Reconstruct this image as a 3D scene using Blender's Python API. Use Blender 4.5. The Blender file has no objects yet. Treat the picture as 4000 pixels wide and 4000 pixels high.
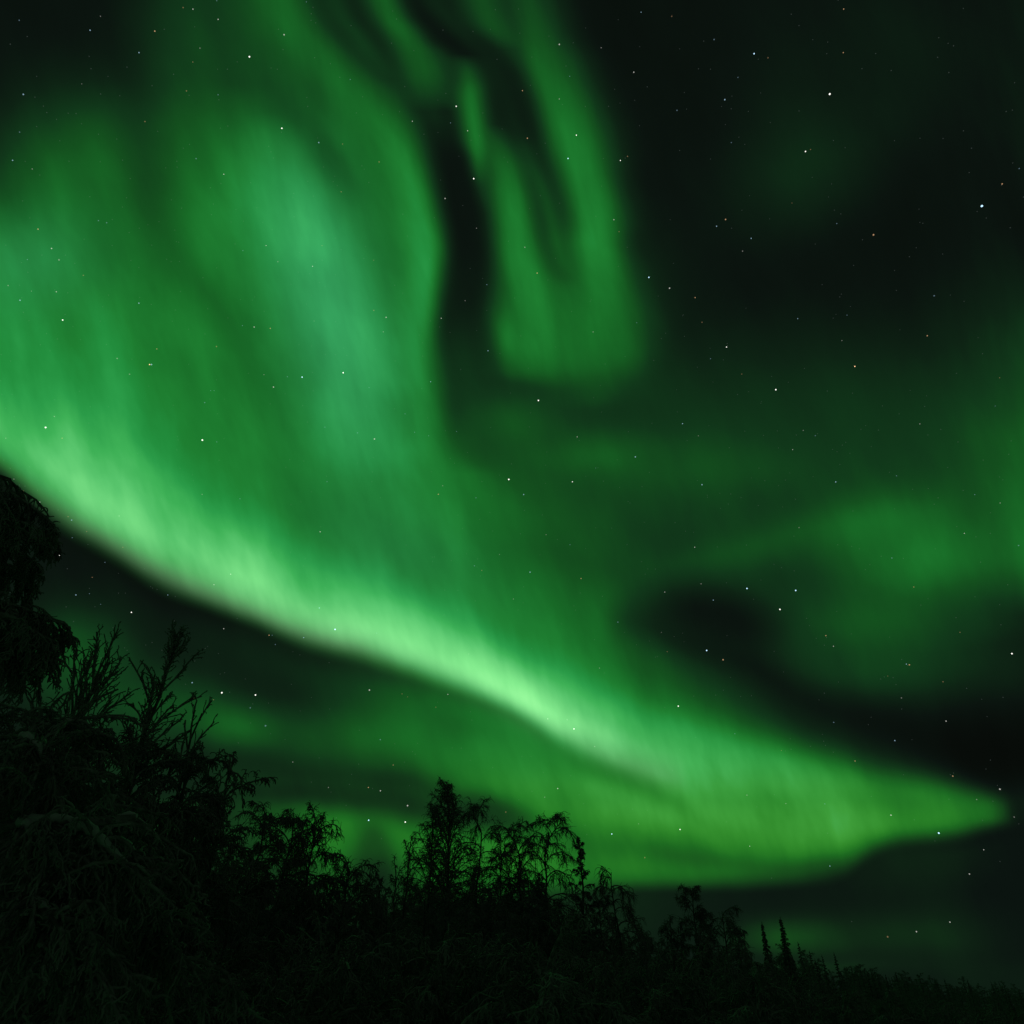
import bpy, bmesh, math, random
import numpy as np
from mathutils import Vector, Matrix

# ------------------------------------------------------------------ camera
scn = bpy.context.scene
COL = scn.collection
TILT = math.radians(37.0)
TANF = math.tan(math.radians(75.0) / 2)
CAM_Z = 1.6
cam_data = bpy.data.cameras.new("camera")
cam_data.sensor_width = 36; cam_data.sensor_height = 36
cam_data.lens = 18.0 / TANF
cam_data.clip_start = 0.1; cam_data.clip_end = 60000
cam = bpy.data.objects.new("camera", cam_data)
cam.location = (0, 0, CAM_Z)
cam.rotation_euler = (math.pi / 2 + TILT, 0, 0)
COL.objects.link(cam); scn.camera = cam
scn.view_settings.view_transform = 'Standard'
scn.view_settings.look = 'None'
scn.view_settings.exposure = 0.0
scn.view_settings.gamma = 1.0
scn.view_settings.use_curve_mapping = False

F = Vector((0, math.cos(TILT), math.sin(TILT)))   # centre of the aurora chart (a bearing in the sky)
RT = Vector((1, 0, 0))
UPV = Vector((0, -math.sin(TILT), math.cos(TILT)))
def sky_dir(U, V):
    d = F + RT * ((U - 2) / 2 * TANF) + UPV * ((2 - V) / 2 * TANF)
    return d.normalized()

# ------------------------------------------------------------------ night sky with the aurora (world shader)
world = bpy.data.worlds.new("World"); scn.world = world
world.use_nodes = True
NT = world.node_tree; NT.nodes.clear(); ND = NT.nodes; LK = NT.links
def plug(sock, v):
    if isinstance(v, bpy.types.NodeSocket): LK.new(v, sock)
    else: sock.default_value = v
def M(op, a, b=None, c=None, clamp=False):
    n = ND.new('ShaderNodeMath'); n.operation = op; n.use_clamp = clamp
    plug(n.inputs[0], a)
    if b is not None: plug(n.inputs[1], b)
    if c is not None: plug(n.inputs[2], c)
    return n.outputs[0]
def VM(op, a, b=None):
    n = ND.new('ShaderNodeVectorMath'); n.operation = op
    plug(n.inputs[0], a)
    if b is not None: plug(n.inputs[1], b)
    return n.outputs['Value'] if op == 'DOT_PRODUCT' else n.outputs[0]
def mixf(f, a, b):
    n = ND.new('ShaderNodeMix'); n.data_type = 'FLOAT'; n.clamp_factor = True
    plug(n.inputs[0], f); plug(n.inputs[2], a); plug(n.inputs[3], b)
    return n.outputs[0]
def fcurve(x, pts):
    ys = [p[1] for p in pts]
    if max(ys) - min(ys) < 1e-6: return float(ys[0])
    n = ND.new('ShaderNodeFloatCurve')
    mp = n.mapping; mp.extend = 'HORIZONTAL'; mp.use_clip = True
    cv = mp.curves[0]
    while len(cv.points) > 2: cv.points.remove(cv.points[-1])
    for i, (px, py) in enumerate(pts):
        if i < 2: cv.points[i].location = (px, py)
        else: cv.points.new(px, py)
    for p in cv.points: p.handle_type = 'AUTO_CLAMPED'
    mp.update()
    plug(n.inputs['Value'], x); plug(n.inputs['Factor'], 1.0)
    return n.outputs[0]

tc = ND.new('ShaderNodeTexCoord')
D = tc.outputs['Generated']
nz = ND.new('ShaderNodeTexNoise'); nz.inputs['Scale'].default_value = 2.2; nz.inputs['Detail'].default_value = 3.5
LK.new(D, nz.inputs['Vector'])
off = VM('SUBTRACT', nz.outputs['Color'], (0.5, 0.5, 0.5))
sc = ND.new('ShaderNodeVectorMath'); sc.operation = 'SCALE'; LK.new(off, sc.inputs[0]); sc.inputs['Scale'].default_value = 0.035
DD = VM('ADD', D, sc.outputs[0])
cF = VM('DOT_PRODUCT', DD, tuple(F)); cF = M('MAXIMUM', cF, 0.05)
U = M('ADD', M('MULTIPLY', M('DIVIDE', VM('DOT_PRODUCT', DD, tuple(RT)), cF), 2 / TANF), 2.0)
V = M('SUBTRACT', 2.0, M('MULTIPLY', M('DIVIDE', VM('DOT_PRODUCT', DD, tuple(UPV)), cF), 2 / TANF))
NU = M('MULTIPLY', M('ADD', U, 0.5), 0.2, clamp=True)
NV = M('MULTIPLY', M('ADD', V, 0.5), 0.2, clamp=True)
# fine drifting rays, used to break up the smooth curtains
ry = ND.new('ShaderNodeTexNoise'); ry.noise_dimensions = '2D'; ry.inputs['Detail'].default_value = 3.0; ry.inputs['Scale'].default_value = 1.0
cx = ND.new('ShaderNodeCombineXYZ')
plug(cx.inputs[0], M('MULTIPLY', M('SUBTRACT', U, M('MULTIPLY', V, 0.18)), 7.0)); plug(cx.inputs[1], M('MULTIPLY', V, 1.3))
LK.new(cx.outputs[0], ry.inputs['Vector'])
RAY = M('SUBTRACT', ry.outputs['Fac'], 0.5)

G = 17 / 255
def curtain(axis, pts, p=2.0, ray=0.0):
    """one aurora curtain or dark lane: (s, centre, width before, width after, brightness, strength)"""
    global G
    p = 1 + (p - 1) * .78
    s, o = (NV, U) if axis == 'V' else (NU, V)
    X = [((q[0] + .5) / 5) for q in pts]
    def cv(k, f): return fcurve(s, [(x, f(q[k])) for x, q in zip(X, pts)])
    c = cv(1, lambda v: (v + .5) / 5)
    wl = cv(2, lambda v: v); wr = cv(3, lambda v: v)
    T = cv(4, lambda v: v / 255); a = cv(5, lambda v: v)
    d = M('SUBTRACT', o, M('SUBTRACT', M('MULTIPLY', c, 5.0), .5) if not isinstance(c, float) else c * 5 - .5)
    m = M('MAXIMUM', M('DIVIDE', d, M('MULTIPLY', wl, -1.0) if not isinstance(wl, float) else -wl), M('DIVIDE', d, wr))
    e = M('EXPONENT', M('MULTIPLY', M('POWER', m, p), -1.0))
    f = M('MULTIPLY', e, a) if not (isinstance(a, float) and a == 1) else e
    if ray: T = M('ADD', T, M('MULTIPLY', RAY, ray))
    G = mixf(f, G, T)
def blob(u, v, ru, rv, T, a, rot=0.0, p=1.0):
    """one soft patch of light or dark; rot in degrees"""
    global G
    r = math.radians(rot); c, s = math.cos(r), math.sin(r)
    du = M('SUBTRACT', U, u); dv = M('SUBTRACT', V, v)
    x = M('ADD', M('MULTIPLY', du, c / ru), M('MULTIPLY', dv, s / ru))
    y = M('ADD', M('MULTIPLY', du, -s / rv), M('MULTIPLY', dv, c / rv))
    q = M('ADD', M('MULTIPLY', x, x), M('MULTIPLY', y, y))
    if p != 1.0: q = M('POWER', q, p)
    e = M('MULTIPLY', M('EXPONENT', M('MULTIPLY', q, -1.0)), a)
    G = mixf(e, G, T / 255)

# -- wide veils
blob(2.6, 1.9, 1.1, .52, 59, .95, 0, 1.3)
blob(.35, .72, .38, .36, 104, .85, 0, 1.2)
blob(.6, .2, .25, .2, 36, .5)
blob(.85, .12, .34, .38, 64, .85)
blob(.85, .55, .3, .25, 84, .75)
curtain('U', [(-.5,1.3,.55,.6,126,1),(0,1.32,.5,.6,130,1),(.4,1.38,.6,.5,124,1),(.8,1.5,.8,.5,118,1),(1.2,1.6,.9,.5,120,1),(1.6,1.9,.8,.5,122,1),(1.9,2.15,.45,.4,118,1),(2.2,2.35,.42,.35,104,1),(2.5,2.5,.36,.3,74,.9),(2.8,2.65,.25,.2,52,.6),(3.2,2.7,.2,.2,40,0)], 3, .06)
blob(.1, 1.0, .28, .2, 148, .6)
# -- upper left columns
curtain('V', [(.3,.68,.12,.15,60,.4),(.6,.74,.12,.16,92,.8),(.9,.76,.12,.2,110,.9),(1.1,.82,.12,.2,108,.7),(1.3,.9,.12,.2,100,0)])
curtain('V', [(-.3,.3,.45,.25,18,.9),(.12,.38,.4,.2,20,.85),(.3,.48,.2,.12,30,.75),(.45,.53,.11,.1,48,.7),(.6,.56,.1,.09,62,.75),(.8,.59,.09,.09,72,.8),(1.0,.68,.1,.1,80,.75),(1.2,.86,.1,.08,84,.8),(1.35,.95,.1,.08,92,.75),(1.55,1.04,.12,.1,102,.5),(1.8,1.15,.12,.1,110,0)])
curtain('V', [(.33,.95,.15,.15,85,0),(.48,1.0,.17,.2,105,.6),(.7,1.03,.21,.28,124,.95),(.9,1.13,.29,.33,134,1),(1.1,1.23,.29,.33,136,1),(1.3,1.34,.27,.3,138,1),(1.5,1.43,.22,.25,141,1),(1.68,1.45,.2,.22,142,1),(1.8,1.48,.19,.2,136,.6),(1.92,1.52,.18,.2,130,0)], 2.8, .06)
curtain('V', [(.45,1.05,.08,.1,120,0),(.65,1.11,.12,.13,138,.8),(.85,1.18,.14,.15,152,1),(1.0,1.22,.15,.16,156,1),(1.15,1.28,.14,.15,155,1),(1.3,1.34,.14,.15,158,1),(1.45,1.37,.13,.15,160,1),(1.6,1.38,.14,.16,158,1),(1.72,1.42,.15,.15,152,.8),(1.86,1.5,.15,.15,142,0)], 2.2, .1)
curtain('V', [(-.3,.9,.15,.1,44,.4),(.05,.93,.15,.1,52,.4),(.2,1.02,.12,.1,64,.6),(.35,1.15,.12,.1,78,.7),(.5,1.28,.1,.1,90,.7),(.65,1.4,.1,.1,102,.6),(.85,1.47,.1,.1,115,.5),(1.05,1.5,.08,.1,122,.3),(1.3,1.53,.08,.1,125,0)])
curtain('V', [(-.3,1.02,.13,.11,85,1),(.1,1.15,.15,.13,94,1),(.25,1.27,.17,.16,98,1),(.4,1.4,.18,.17,104,1),(.55,1.51,.18,.15,114,1),(.7,1.59,.17,.11,123,1),(.85,1.64,.16,.09,132,1),(1.0,1.67,.14,.08,136,1),(1.15,1.64,.12,.08,140,1),(1.3,1.62,.1,.07,146,1),(1.45,1.61,.1,.08,140,.9),(1.6,1.62,.1,.1,115,.7),(1.75,1.62,.08,.1,110,0)], 2.5, .1)
curtain('V', [(-.3,1.24,.07,.08,44,.9),(.05,1.33,.07,.07,56,.8),(.15,1.41,.07,.06,64,.7),(.25,1.48,.06,.05,72,.4),(.33,1.54,.06,.05,80,0)])
curtain('V', [(-.3,1.82,.1,.12,64,1),(.08,1.9,.1,.12,72,1),(.2,1.97,.08,.1,60,.5),(.3,2.0,.07,.1,50,0)])
curtain('V', [(-.3,1.95,.1,.14,46,1),(.1,2.06,.09,.14,66,1),(.25,2.1,.09,.17,82,1),(.4,2.16,.09,.18,94,1),(.55,2.22,.1,.17,108,1),(.7,2.28,.11,.14,116,1),(.85,2.32,.12,.13,124,1),(.95,2.33,.14,.12,130,1),(1.05,2.35,.15,.13,127,1),(1.2,2.4,.19,.13,120,1),(1.35,2.42,.19,.12,115,1),(1.48,2.36,.17,.12,92,.8),(1.6,2.3,.15,.1,75,0)], 2.5, .1)
curtain('V', [(.5,1.95,.05,.08,60,0),(.7,1.97,.07,.1,100,1),(.85,2.0,.09,.1,118,1),(1.0,2.03,.11,.12,120,1),(1.15,2.08,.15,.22,121,1),(1.3,2.12,.19,.28,121,1),(1.42,2.12,.19,.28,114,.95),(1.52,2.2,.15,.2,85,.5),(1.62,2.2,.15,.2,70,0)], 2.5, .12)
blob(1.98, 1.33, .05, .12, 132, .7, -10)
blob(2.3, 1.52, .3, .1, 62, .45, -8)
curtain('V', [(-.3,1.62,.06,.06,36,.9),(0,1.69,.055,.06,36,.9),(.1,1.77,.055,.06,34,.9),(.2,1.87,.06,.07,29,.95),(.3,1.94,.06,.07,27,1),(.4,1.98,.05,.07,28,1),(.5,2.01,.06,.07,32,1),(.6,2.05,.07,.06,50,.95),(.7,2.1,.06,.05,66,.9),(.85,2.15,.05,.05,78,.85),(.98,2.19,.05,.04,94,.7),(1.08,2.23,.05,.04,100,0)])
curtain('V', [(-.3,1.42,.08,.08,65,1),(.05,1.53,.09,.07,80,1),(.15,1.6,.09,.07,88,1),(.25,1.66,.1,.09,88,1),(.36,1.69,.1,.09,80,.85),(.46,1.71,.08,.08,70,0)], 2.4, .08)
curtain('V', [(.22,1.8,.06,.06,60,0),(.32,1.83,.06,.06,85,.9),(.42,1.84,.06,.06,105,1),(.55,1.86,.06,.06,110,1),(.65,1.87,.04,.06,98,.9),(.75,1.88,.04,.06,85,.4),(.85,1.9,.04,.06,85,0)])
curtain('V', [(.4,1.69,.05,.05,60,0),(.48,1.71,.05,.05,42,.7),(.56,1.735,.055,.055,27,.95),(.65,1.76,.06,.06,21,1),(.8,1.79,.065,.065,20,1),(.95,1.83,.07,.065,21,1),(1.08,1.84,.085,.065,24,1),(1.2,1.79,.07,.08,26,1),(1.3,1.77,.06,.13,34,1),(1.45,1.8,.07,.2,44,1),(1.6,1.82,.08,.3,50,.95),(1.72,1.85,.1,.3,60,.8),(1.85,1.9,.1,.3,70,0)], 2.4)
# -- faint middle
blob(2.5, 1.22, .14, .3, 55, .45)
blob(3.55, 1.75, .5, .36, 60, .7)
blob(2.03, 1.65, .17, .1, 78, .95)
blob(2.33, 1.78, .26, .085, 90, .9)
blob(2.75, 1.83, .33, .1, 72, .85)
blob(3.15, .62, .34, .22, 47, .85, -40)
blob(3.2, .3, .5, .3, 26, .5, -50)
blob(3.5, .2, .5, .3, 27, .6)
curtain('U', [(1.8,2.2,.2,.2,100,0),(2.0,2.15,.16,.2,88,.8),(2.4,2.22,.09,.1,68,.8),(2.8,2.17,.07,.08,66,.9),(3.1,2.09,.08,.1,75,1),(3.3,2.05,.1,.15,90,1),(3.5,2.03,.1,.15,105,.8),(3.8,2.0,.1,.15,105,0)])
# -- glow on the right
curtain('V', [(.9,4.2,.35,.5,26,.6),(1.2,4.1,.35,.5,42,.8),(1.4,4.05,.3,.5,62,.9),(1.6,4.05,.27,.5,82,.9),(1.8,4.05,.28,.5,98,.95),(2.0,4.0,.26,.5,96,.9),(2.15,4.0,.24,.5,104,.9),(2.3,4.1,.22,.5,92,.9),(2.42,4.2,.2,.5,70,0)], 2.2, .1)
blob(3.6, 2.17, .3, .21, 112, .95, 0)
blob(3.6, 2.2, .1, .12, 122, .6, 20)
blob(3.4, 2.45, .42, .18, 86, .88)
blob(3.4, 2.6, .42, .13, 62, .85)
blob(3.85, 2.52, .3, .14, 60, .75)
curtain('U', [(3.5,2.6,.1,.2,34,0),(3.7,2.58,.1,.2,36,.4),(3.85,2.54,.1,.2,30,.7),(4.1,2.52,.1,.2,26,.9),(4.5,2.5,.1,.2,22,1)])
# -- dark pocket and lane
blob(2.8, 2.43, .27, .13, 17, 1, 8, 1.4)
curtain('U', [(2.35,2.42,.07,.1,34,0),(2.5,2.43,.09,.1,30,.6),(2.9,2.58,.13,.12,20,1),(3.2,2.78,.1,.12,19,1),(3.5,2.88,.12,.16,15,1),(3.8,2.93,.16,.22,12,1),(4.5,2.95,.25,.3,10,1)])
# -- lower veils
blob(.3, 2.6, .3, .2, 68, .8)
curtain('U', [(1.6,3.05,.12,.15,120,0),(1.85,3.02,.14,.12,130,.8),(2.1,3.08,.18,.22,140,1),(2.4,3.1,.2,.27,148,1),(2.7,3.14,.22,.25,150,1),(3.0,3.18,.22,.25,152,1),(3.2,3.19,.19,.235,150,1),(3.32,3.19,.16,.2,146,1),(3.42,3.185,.14,.145,141,1),(3.52,3.18,.125,.11,137,1),(3.7,3.18,.11,.095,130,.95),(3.84,3.18,.085,.07,120,.9),(3.93,3.18,.065,.055,88,.7),(4.0,3.18,.06,.05,45,.2),(4.1,3.2,.06,.05,30,0)], 3.2, .08)
# -- the bright band
curtain('U', [(-.5,1.2,.35,.2,140,1),(0,1.55,.3,.2,148,1),(.3,1.76,.36,.2,160,1),(.75,2.03,.36,.2,157,1),(1.2,2.25,.32,.15,148,1),(1.7,2.5,.3,.15,146,1),(2.0,2.65,.25,.15,150,1),(2.3,2.75,.2,.15,148,1),(2.6,2.87,.18,.15,144,1),(2.9,2.97,.16,.15,146,1),(3.2,3.05,.14,.12,138,1),(3.5,3.12,.12,.1,126,.9),(3.7,3.16,.1,.08,116,.5),(3.85,3.19,.08,.05,100,0)], 2, .05)
curtain('U', [(-.5,1.35,.2,.2,150,.9),(0,1.71,.2,.2,180,.9),(.3,1.89,.23,.2,204,1),(.55,2.05,.22,.2,203,1),(.75,2.15,.2,.2,207,1),(.95,2.24,.18,.2,216,1),(1.25,2.39,.17,.2,209,1),(1.5,2.49,.155,.2,214,1),(1.75,2.6,.14,.18,224,1),(2.0,2.72,.145,.15,240,1),(2.15,2.79,.13,.14,240,1),(2.3,2.86,.12,.14,212,1),(2.5,2.92,.12,.16,186,1),(2.75,3.0,.13,.17,170,.95),(3.0,3.07,.12,.18,163,.9),(3.2,3.12,.11,.17,157,.8),(3.45,3.18,.1,.1,142,.6),(3.7,3.19,.09,.06,130,.4),(3.88,3.19,.08,.05,112,0)], 2, .045)
curtain('U', [(2.25,3.0,.04,.04,120,0),(2.42,3.045,.045,.04,120,.85),(2.52,3.08,.045,.04,122,.8),(2.65,3.15,.05,.05,132,.6),(2.78,3.25,.05,.05,134,.55),(2.9,3.34,.05,.05,130,0)])
# -- dark sky under the band
curtain('U', [(-.5,1.6,.07,.5,15,1),(0,1.9,.07,.5,18,1),(.25,2.12,.07,.4,18,1),(.45,2.23,.07,.22,18,1),(.6,2.33,.07,.18,18,1),(.83,2.41,.06,.17,20,1),(1.0,2.47,.06,.16,26,1),(1.25,2.58,.07,.15,34,1),(1.5,2.65,.07,.13,50,1),(1.75,2.73,.06,.1,78,.95),(2.0,2.82,.055,.09,100,.9),(2.1,2.88,.055,.08,112,.9),(2.2,2.96,.06,.07,120,.9),(2.35,3.03,.05,.05,122,.8),(2.5,3.07,.05,.05,125,.6),(2.65,3.1,.05,.05,130,0)])
blob(.3, 2.55, .18, .16, 76, .8)
blob(.6, 2.75, .3, .13, 74, .75)
blob(.95, 2.84, .26, .1, 94, .9, 8)
blob(.45, 2.95, .3, .12, 62, .6)
blob(1.5, 2.88, .28, .14, 104, .85)
blob(1.22, 2.9, .1, .08, 74, .7)
blob(1.85, 2.96, .3, .12, 122, .8, 10)
blob(1.25, 3.4, .6, .2, 60, .8)
curtain('U', [(.6,3.05,.08,.1,40,.5),(.85,3.05,.07,.1,42,.75),(1.1,3.05,.06,.09,46,.85),(1.5,3.08,.06,.08,52,.85),(1.7,3.11,.06,.06,56,.8),(1.8,3.13,.05,.05,75,0)], 2, .08)
curtain('U', [(.9,3.2,.08,.2,60,.6),(1.15,3.2,.07,.2,85,.9),(1.3,3.24,.09,.2,112,1),(1.45,3.24,.08,.2,98,1),(1.58,3.3,.11,.2,120,1),(1.8,3.32,.1,.2,116,1),(2.0,3.34,.1,.17,122,1),(2.3,3.4,.12,.14,120,.9),(2.7,3.43,.07,.11,114,.9),(3.0,3.43,.05,.1,98,.9),(3.2,3.41,.05,.1,75,.6),(3.35,3.4,.05,.1,60,0)], 3)
blob(1.93, 3.18, .14, .05, 58, .75, 12)
blob(1.46, 3.44, .11, .13, 36, 1)
blob(1.45, 3.3, .05, .09, 62, .7)
curtain('U', [(2.0,3.6,.06,.3,40,1),(2.3,3.52,.05,.3,36,1),(2.6,3.51,.05,.3,30,1),(3.0,3.5,.06,.3,24,1),(3.3,3.47,.06,.3,24,1),(3.42,3.4,.06,.35,28,1),(3.52,3.365,.055,.4,32,1),(3.7,3.36,.055,.5,32,1),(3.85,3.34,.06,.5,25,1),(4.0,3.32,.08,.5,19,1),(4.5,3.4,.1,.5,14,1)])
blob(3.3, 3.57, .6, .07, 22, .8)
blob(3.9, 3.5, .4, .1, 20, .6)
blob(3.08, 3.68, .2, .07, 78, .9)
blob(3.5, 3.68, .35, .1, 46, .75)
curtain('U', [(2.9,3.8,.03,.04,50,0),(3.1,3.8,.03,.04,50,.6),(3.5,3.79,.03,.04,40,.5),(4.0,3.8,.03,.04,30,.3)])
blob(3.9, 3.85, .5, .1, 28, .8)


# uneven density of the glowing air: broad mottling and faint rays
mt = ND.new('ShaderNodeTexNoise'); mt.noise_dimensions = '2D'; mt.inputs['Detail'].default_value = 4.0; mt.inputs['Scale'].default_value = 1.0; mt.inputs['Roughness'].default_value = .55
c2 = ND.new('ShaderNodeCombineXYZ')
plug(c2.inputs[0], M('MULTIPLY', M('SUBTRACT', U, M('MULTIPLY', V, .35)), 3.6)); plug(c2.inputs[1], M('MULTIPLY', V, 1.7))
LK.new(c2.outputs[0], mt.inputs['Vector'])
G = M('MULTIPLY', G, M('ADD', M('ADD', 1.0, M('MULTIPLY', M('SUBTRACT', mt.outputs['Fac'], .5), .36)), M('MULTIPLY', RAY, .08)))

# brightness -> colour of the oxygen glow (sRGB samples turned to linear)
def lin(c):
    c /= 255; return c / 12.92 if c <= .04045 else ((c + .055) / 1.055) ** 2.4
def ramp(stops):
    n = ND.new('ShaderNodeValToRGB'); cr = n.color_ramp; cr.interpolation = 'LINEAR'
    for i, (g, rgb) in enumerate(stops):
        e = cr.elements[i] if i < 2 else cr.elements.new(g / 255)
        e.position = g / 255; e.color = tuple(lin(x) for x in rgb) + (1,)
    LK.new(G if isinstance(G, bpy.types.NodeSocket) else G, n.inputs[0])
    return n.outputs[0]
hi = ramp([(0, (0, 0, 0)), (250, (150, 250, 155)), (12, (8, 12, 9)), (20, (11, 20, 15)), (35, (14, 35, 20)), (55, (17, 55, 26)),
           (80, (20, 80, 30)), (105, (24, 105, 38)), (125, (30, 125, 48)), (140, (34, 140, 60)), (155, (43, 155, 72)),
           (175, (62, 176, 86)), (195, (88, 196, 108)), (215, (112, 216, 126)), (235, (132, 237, 142))])
lo = ramp([(0, (0, 0, 0)), (250, (150, 250, 150)), (12, (8, 12, 9)), (20, (11, 20, 16)), (35, (15, 35, 20)), (55, (19, 55, 24)),
           (80, (24, 80, 28)), (105, (29, 105, 32)), (125, (40, 125, 37)), (140, (51, 140, 44)), (155, (63, 156, 56)),
           (175, (76, 176, 84)), (195, (92, 196, 106)), (215, (112, 216, 124)), (235, (132, 237, 142))])
low = fcurve(NV, [(x, y) for x, y in [(0, 0), ((2.6 + .5) / 5, 0), ((3.1 + .5) / 5, .75), ((3.4 + .5) / 5, 1), (1, 1)]])
mx = ND.new('ShaderNodeMix'); mx.data_type = 'RGBA'
plug(mx.inputs[0], low); LK.new(hi, mx.inputs[6]); LK.new(lo, mx.inputs[7])
COLR = mx.outputs[2]
# the lower border of the bright band is a duller grey green (faint nitrogen fringe)
_G = G; G = 0.0
curtain('U', [(-.2,1.8,.12,.06,255,.4),(.25,2.05,.1,.06,255,.7),(.45,2.16,.09,.06,255,.9),(.6,2.25,.09,.06,255,.95),(.83,2.34,.09,.06,255,.9),(1.0,2.4,.09,.06,255,.85),(1.25,2.5,.09,.06,255,.85),(1.5,2.57,.08,.06,255,.6),(1.75,2.66,.07,.05,255,.4),(2.1,2.82,.07,.05,255,.35),(2.4,2.97,.08,.05,255,.4),(2.7,3.05,.08,.05,255,0)])
FR = G; G = 0.0
blob(1.3, 1.2, .22, .62, 235, 1, -14)
blob(.1, 1.0, .3, .22, 150, .8)
blob(1.55, 2.15, .4, .2, 120, .8, 25)
MK = G; G = _G
sp = ND.new('ShaderNodeSeparateColor'); LK.new(COLR, sp.inputs[0])
cb = ND.new('ShaderNodeCombineColor')
plug(cb.inputs[0], mixf(FR, sp.outputs[0], M('MULTIPLY', sp.outputs[1], .37)))
plug(cb.inputs[1], sp.outputs[1])
plug(cb.inputs[2], mixf(FR, sp.outputs[2], M('MULTIPLY', sp.outputs[1], .4)))
COLR = cb.outputs[0]
# a milkier blue green in the folds of the high curtain
s3 = ND.new('ShaderNodeSeparateColor'); LK.new(COLR, s3.inputs[0]); c3 = ND.new('ShaderNodeCombineColor')
plug(c3.inputs[0], mixf(MK, s3.outputs[0], M('MULTIPLY', s3.outputs[1], .1))); plug(c3.inputs[1], s3.outputs[1])
plug(c3.inputs[2], mixf(MK, s3.outputs[2], M('MULTIPLY', s3.outputs[1], .31)))
COLR = c3.outputs[0]
# outside the aurora (behind the observer and below the horizon) an unseen even glow is added to light the trees from the camera side
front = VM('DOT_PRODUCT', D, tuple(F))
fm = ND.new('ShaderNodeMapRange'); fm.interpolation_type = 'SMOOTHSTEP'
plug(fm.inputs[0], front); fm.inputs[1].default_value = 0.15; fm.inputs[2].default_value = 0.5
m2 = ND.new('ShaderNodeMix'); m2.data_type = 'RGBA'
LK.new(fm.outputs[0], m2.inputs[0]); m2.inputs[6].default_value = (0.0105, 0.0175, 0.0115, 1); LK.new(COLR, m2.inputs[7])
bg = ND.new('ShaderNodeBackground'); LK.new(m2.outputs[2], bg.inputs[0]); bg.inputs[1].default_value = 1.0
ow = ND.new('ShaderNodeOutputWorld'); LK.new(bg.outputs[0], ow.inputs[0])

# ------------------------------------------------------------------ materials
def material(name, c1, c2, scale=8.0, rough=0.85, bump=0.3):
    m = bpy.data.materials.new(name); m.use_nodes = True
    nt = m.node_tree; b = nt.nodes['Principled BSDF']
    b.inputs['Roughness'].default_value = rough
    b.inputs['Specular IOR Level'].default_value = 0.15
    t = nt.nodes.new('ShaderNodeTexCoord'); n = nt.nodes.new('ShaderNodeTexNoise')
    n.inputs['Scale'].default_value = scale; n.inputs['Detail'].default_value = 4
    r = nt.nodes.new('ShaderNodeValToRGB')
    r.color_ramp.elements[0].position = 0.35; r.color_ramp.elements[0].color = (*c1, 1)
    r.color_ramp.elements[1].position = 0.65; r.color_ramp.elements[1].color = (*c2, 1)
    nt.links.new(t.outputs['Object'], n.inputs['Vector']); nt.links.new(n.outputs['Fac'], r.inputs[0])
    nt.links.new(r.outputs[0], b.inputs['Base Color'])
    if bump:
        bp = nt.nodes.new('ShaderNodeBump'); bp.inputs['Strength'].default_value = bump
        nt.links.new(n.outputs['Fac'], bp.inputs['Height']); nt.links.new(bp.outputs[0], b.inputs['Normal'])
    return m
BARK = material("birch_bark", (.05, .05, .045), (.16, .16, .15), 6)
LIMB = material("frosted_bark", (.12, .12, .115), (.4, .4, .4), 14)
TWIG = material("rimed_twigs", (.16, .16, .16), (.38, .38, .38), 3, .9, 0)
NEEDLE = material("rimed_needles", (.08, .1, .08), (.3, .31, .3), 5, .9, 0)
SNOWY = material("snow_crust", (.5, .51, .52), (.7, .71, .72), 9)
SNOW = material("snow_ground", (.55, .56, .58), (.7, .71, .72), .6, .7)

# ------------------------------------------------------------------ geometry helpers
class Bag:
    def __init__(s): s.v = []; s.f = []; s.n = 0
    def tubes(s, P, R, k=3):
        """P (N,S,3) centre lines, R (N,S) radii: every line becomes a tapered k-sided tube"""
        N, S, _ = P.shape
        if N == 0: return
        T = np.empty_like(P)
        T[:, 1:-1] = P[:, 2:] - P[:, :-2]; T[:, 0] = P[:, 1] - P[:, 0]; T[:, -1] = P[:, -1] - P[:, -2]
        T /= np.linalg.norm(T, axis=2, keepdims=True) + 1e-9
        ref = np.zeros_like(T); ref[..., 0] = .31; ref[..., 1] = .87; ref[..., 2] = .38
        A = np.cross(T, ref); A /= np.linalg.norm(A, axis=2, keepdims=True) + 1e-9
        B = np.cross(T, A)
        an = np.arange(k) * 2 * np.pi / k
        ring = P[:, :, None, :] + R[:, :, None, None] * (A[:, :, None, :] * np.cos(an)[None, None, :, None] + B[:, :, None, :] * np.sin(an)[None, None, :, None])
        base = s.n + (np.arange(N) * S * k)[:, None, None] + (np.arange(S - 1) * k)[None, :, None]
        j = np.arange(k)[None, None, :]; j2 = (j + 1) % k
        q = np.stack([base + j, base + j2, base + k + j2, base + k + j], -1).reshape(-1, 4)
        s.v.append(ring.reshape(-1, 3)); s.f.append(q); s.n += N * S * k
    def build(s, name, mat, parent=None, smooth=True):
        me = bpy.data.meshes.new(name)
        v = np.concatenate(s.v).astype(np.float32); f = np.concatenate(s.f).astype(np.int32)
        me.vertices.add(len(v)); me.vertices.foreach_set('co', v.ravel())
        me.loops.add(f.size); me.loops.foreach_set('vertex_index', f.ravel())
        me.polygons.add(len(f)); me.polygons.foreach_set('loop_start', np.arange(0, f.size, 4, dtype=np.int32))
        me.update(calc_edges=True)
        if smooth: me.polygons.foreach_set('use_smooth', np.ones(len(f), dtype=bool))
        me.materials.append(mat)
        o = bpy.data.objects.new(name, me); COL.objects.link(o)
        if parent: o.parent = parent
        return o
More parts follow.
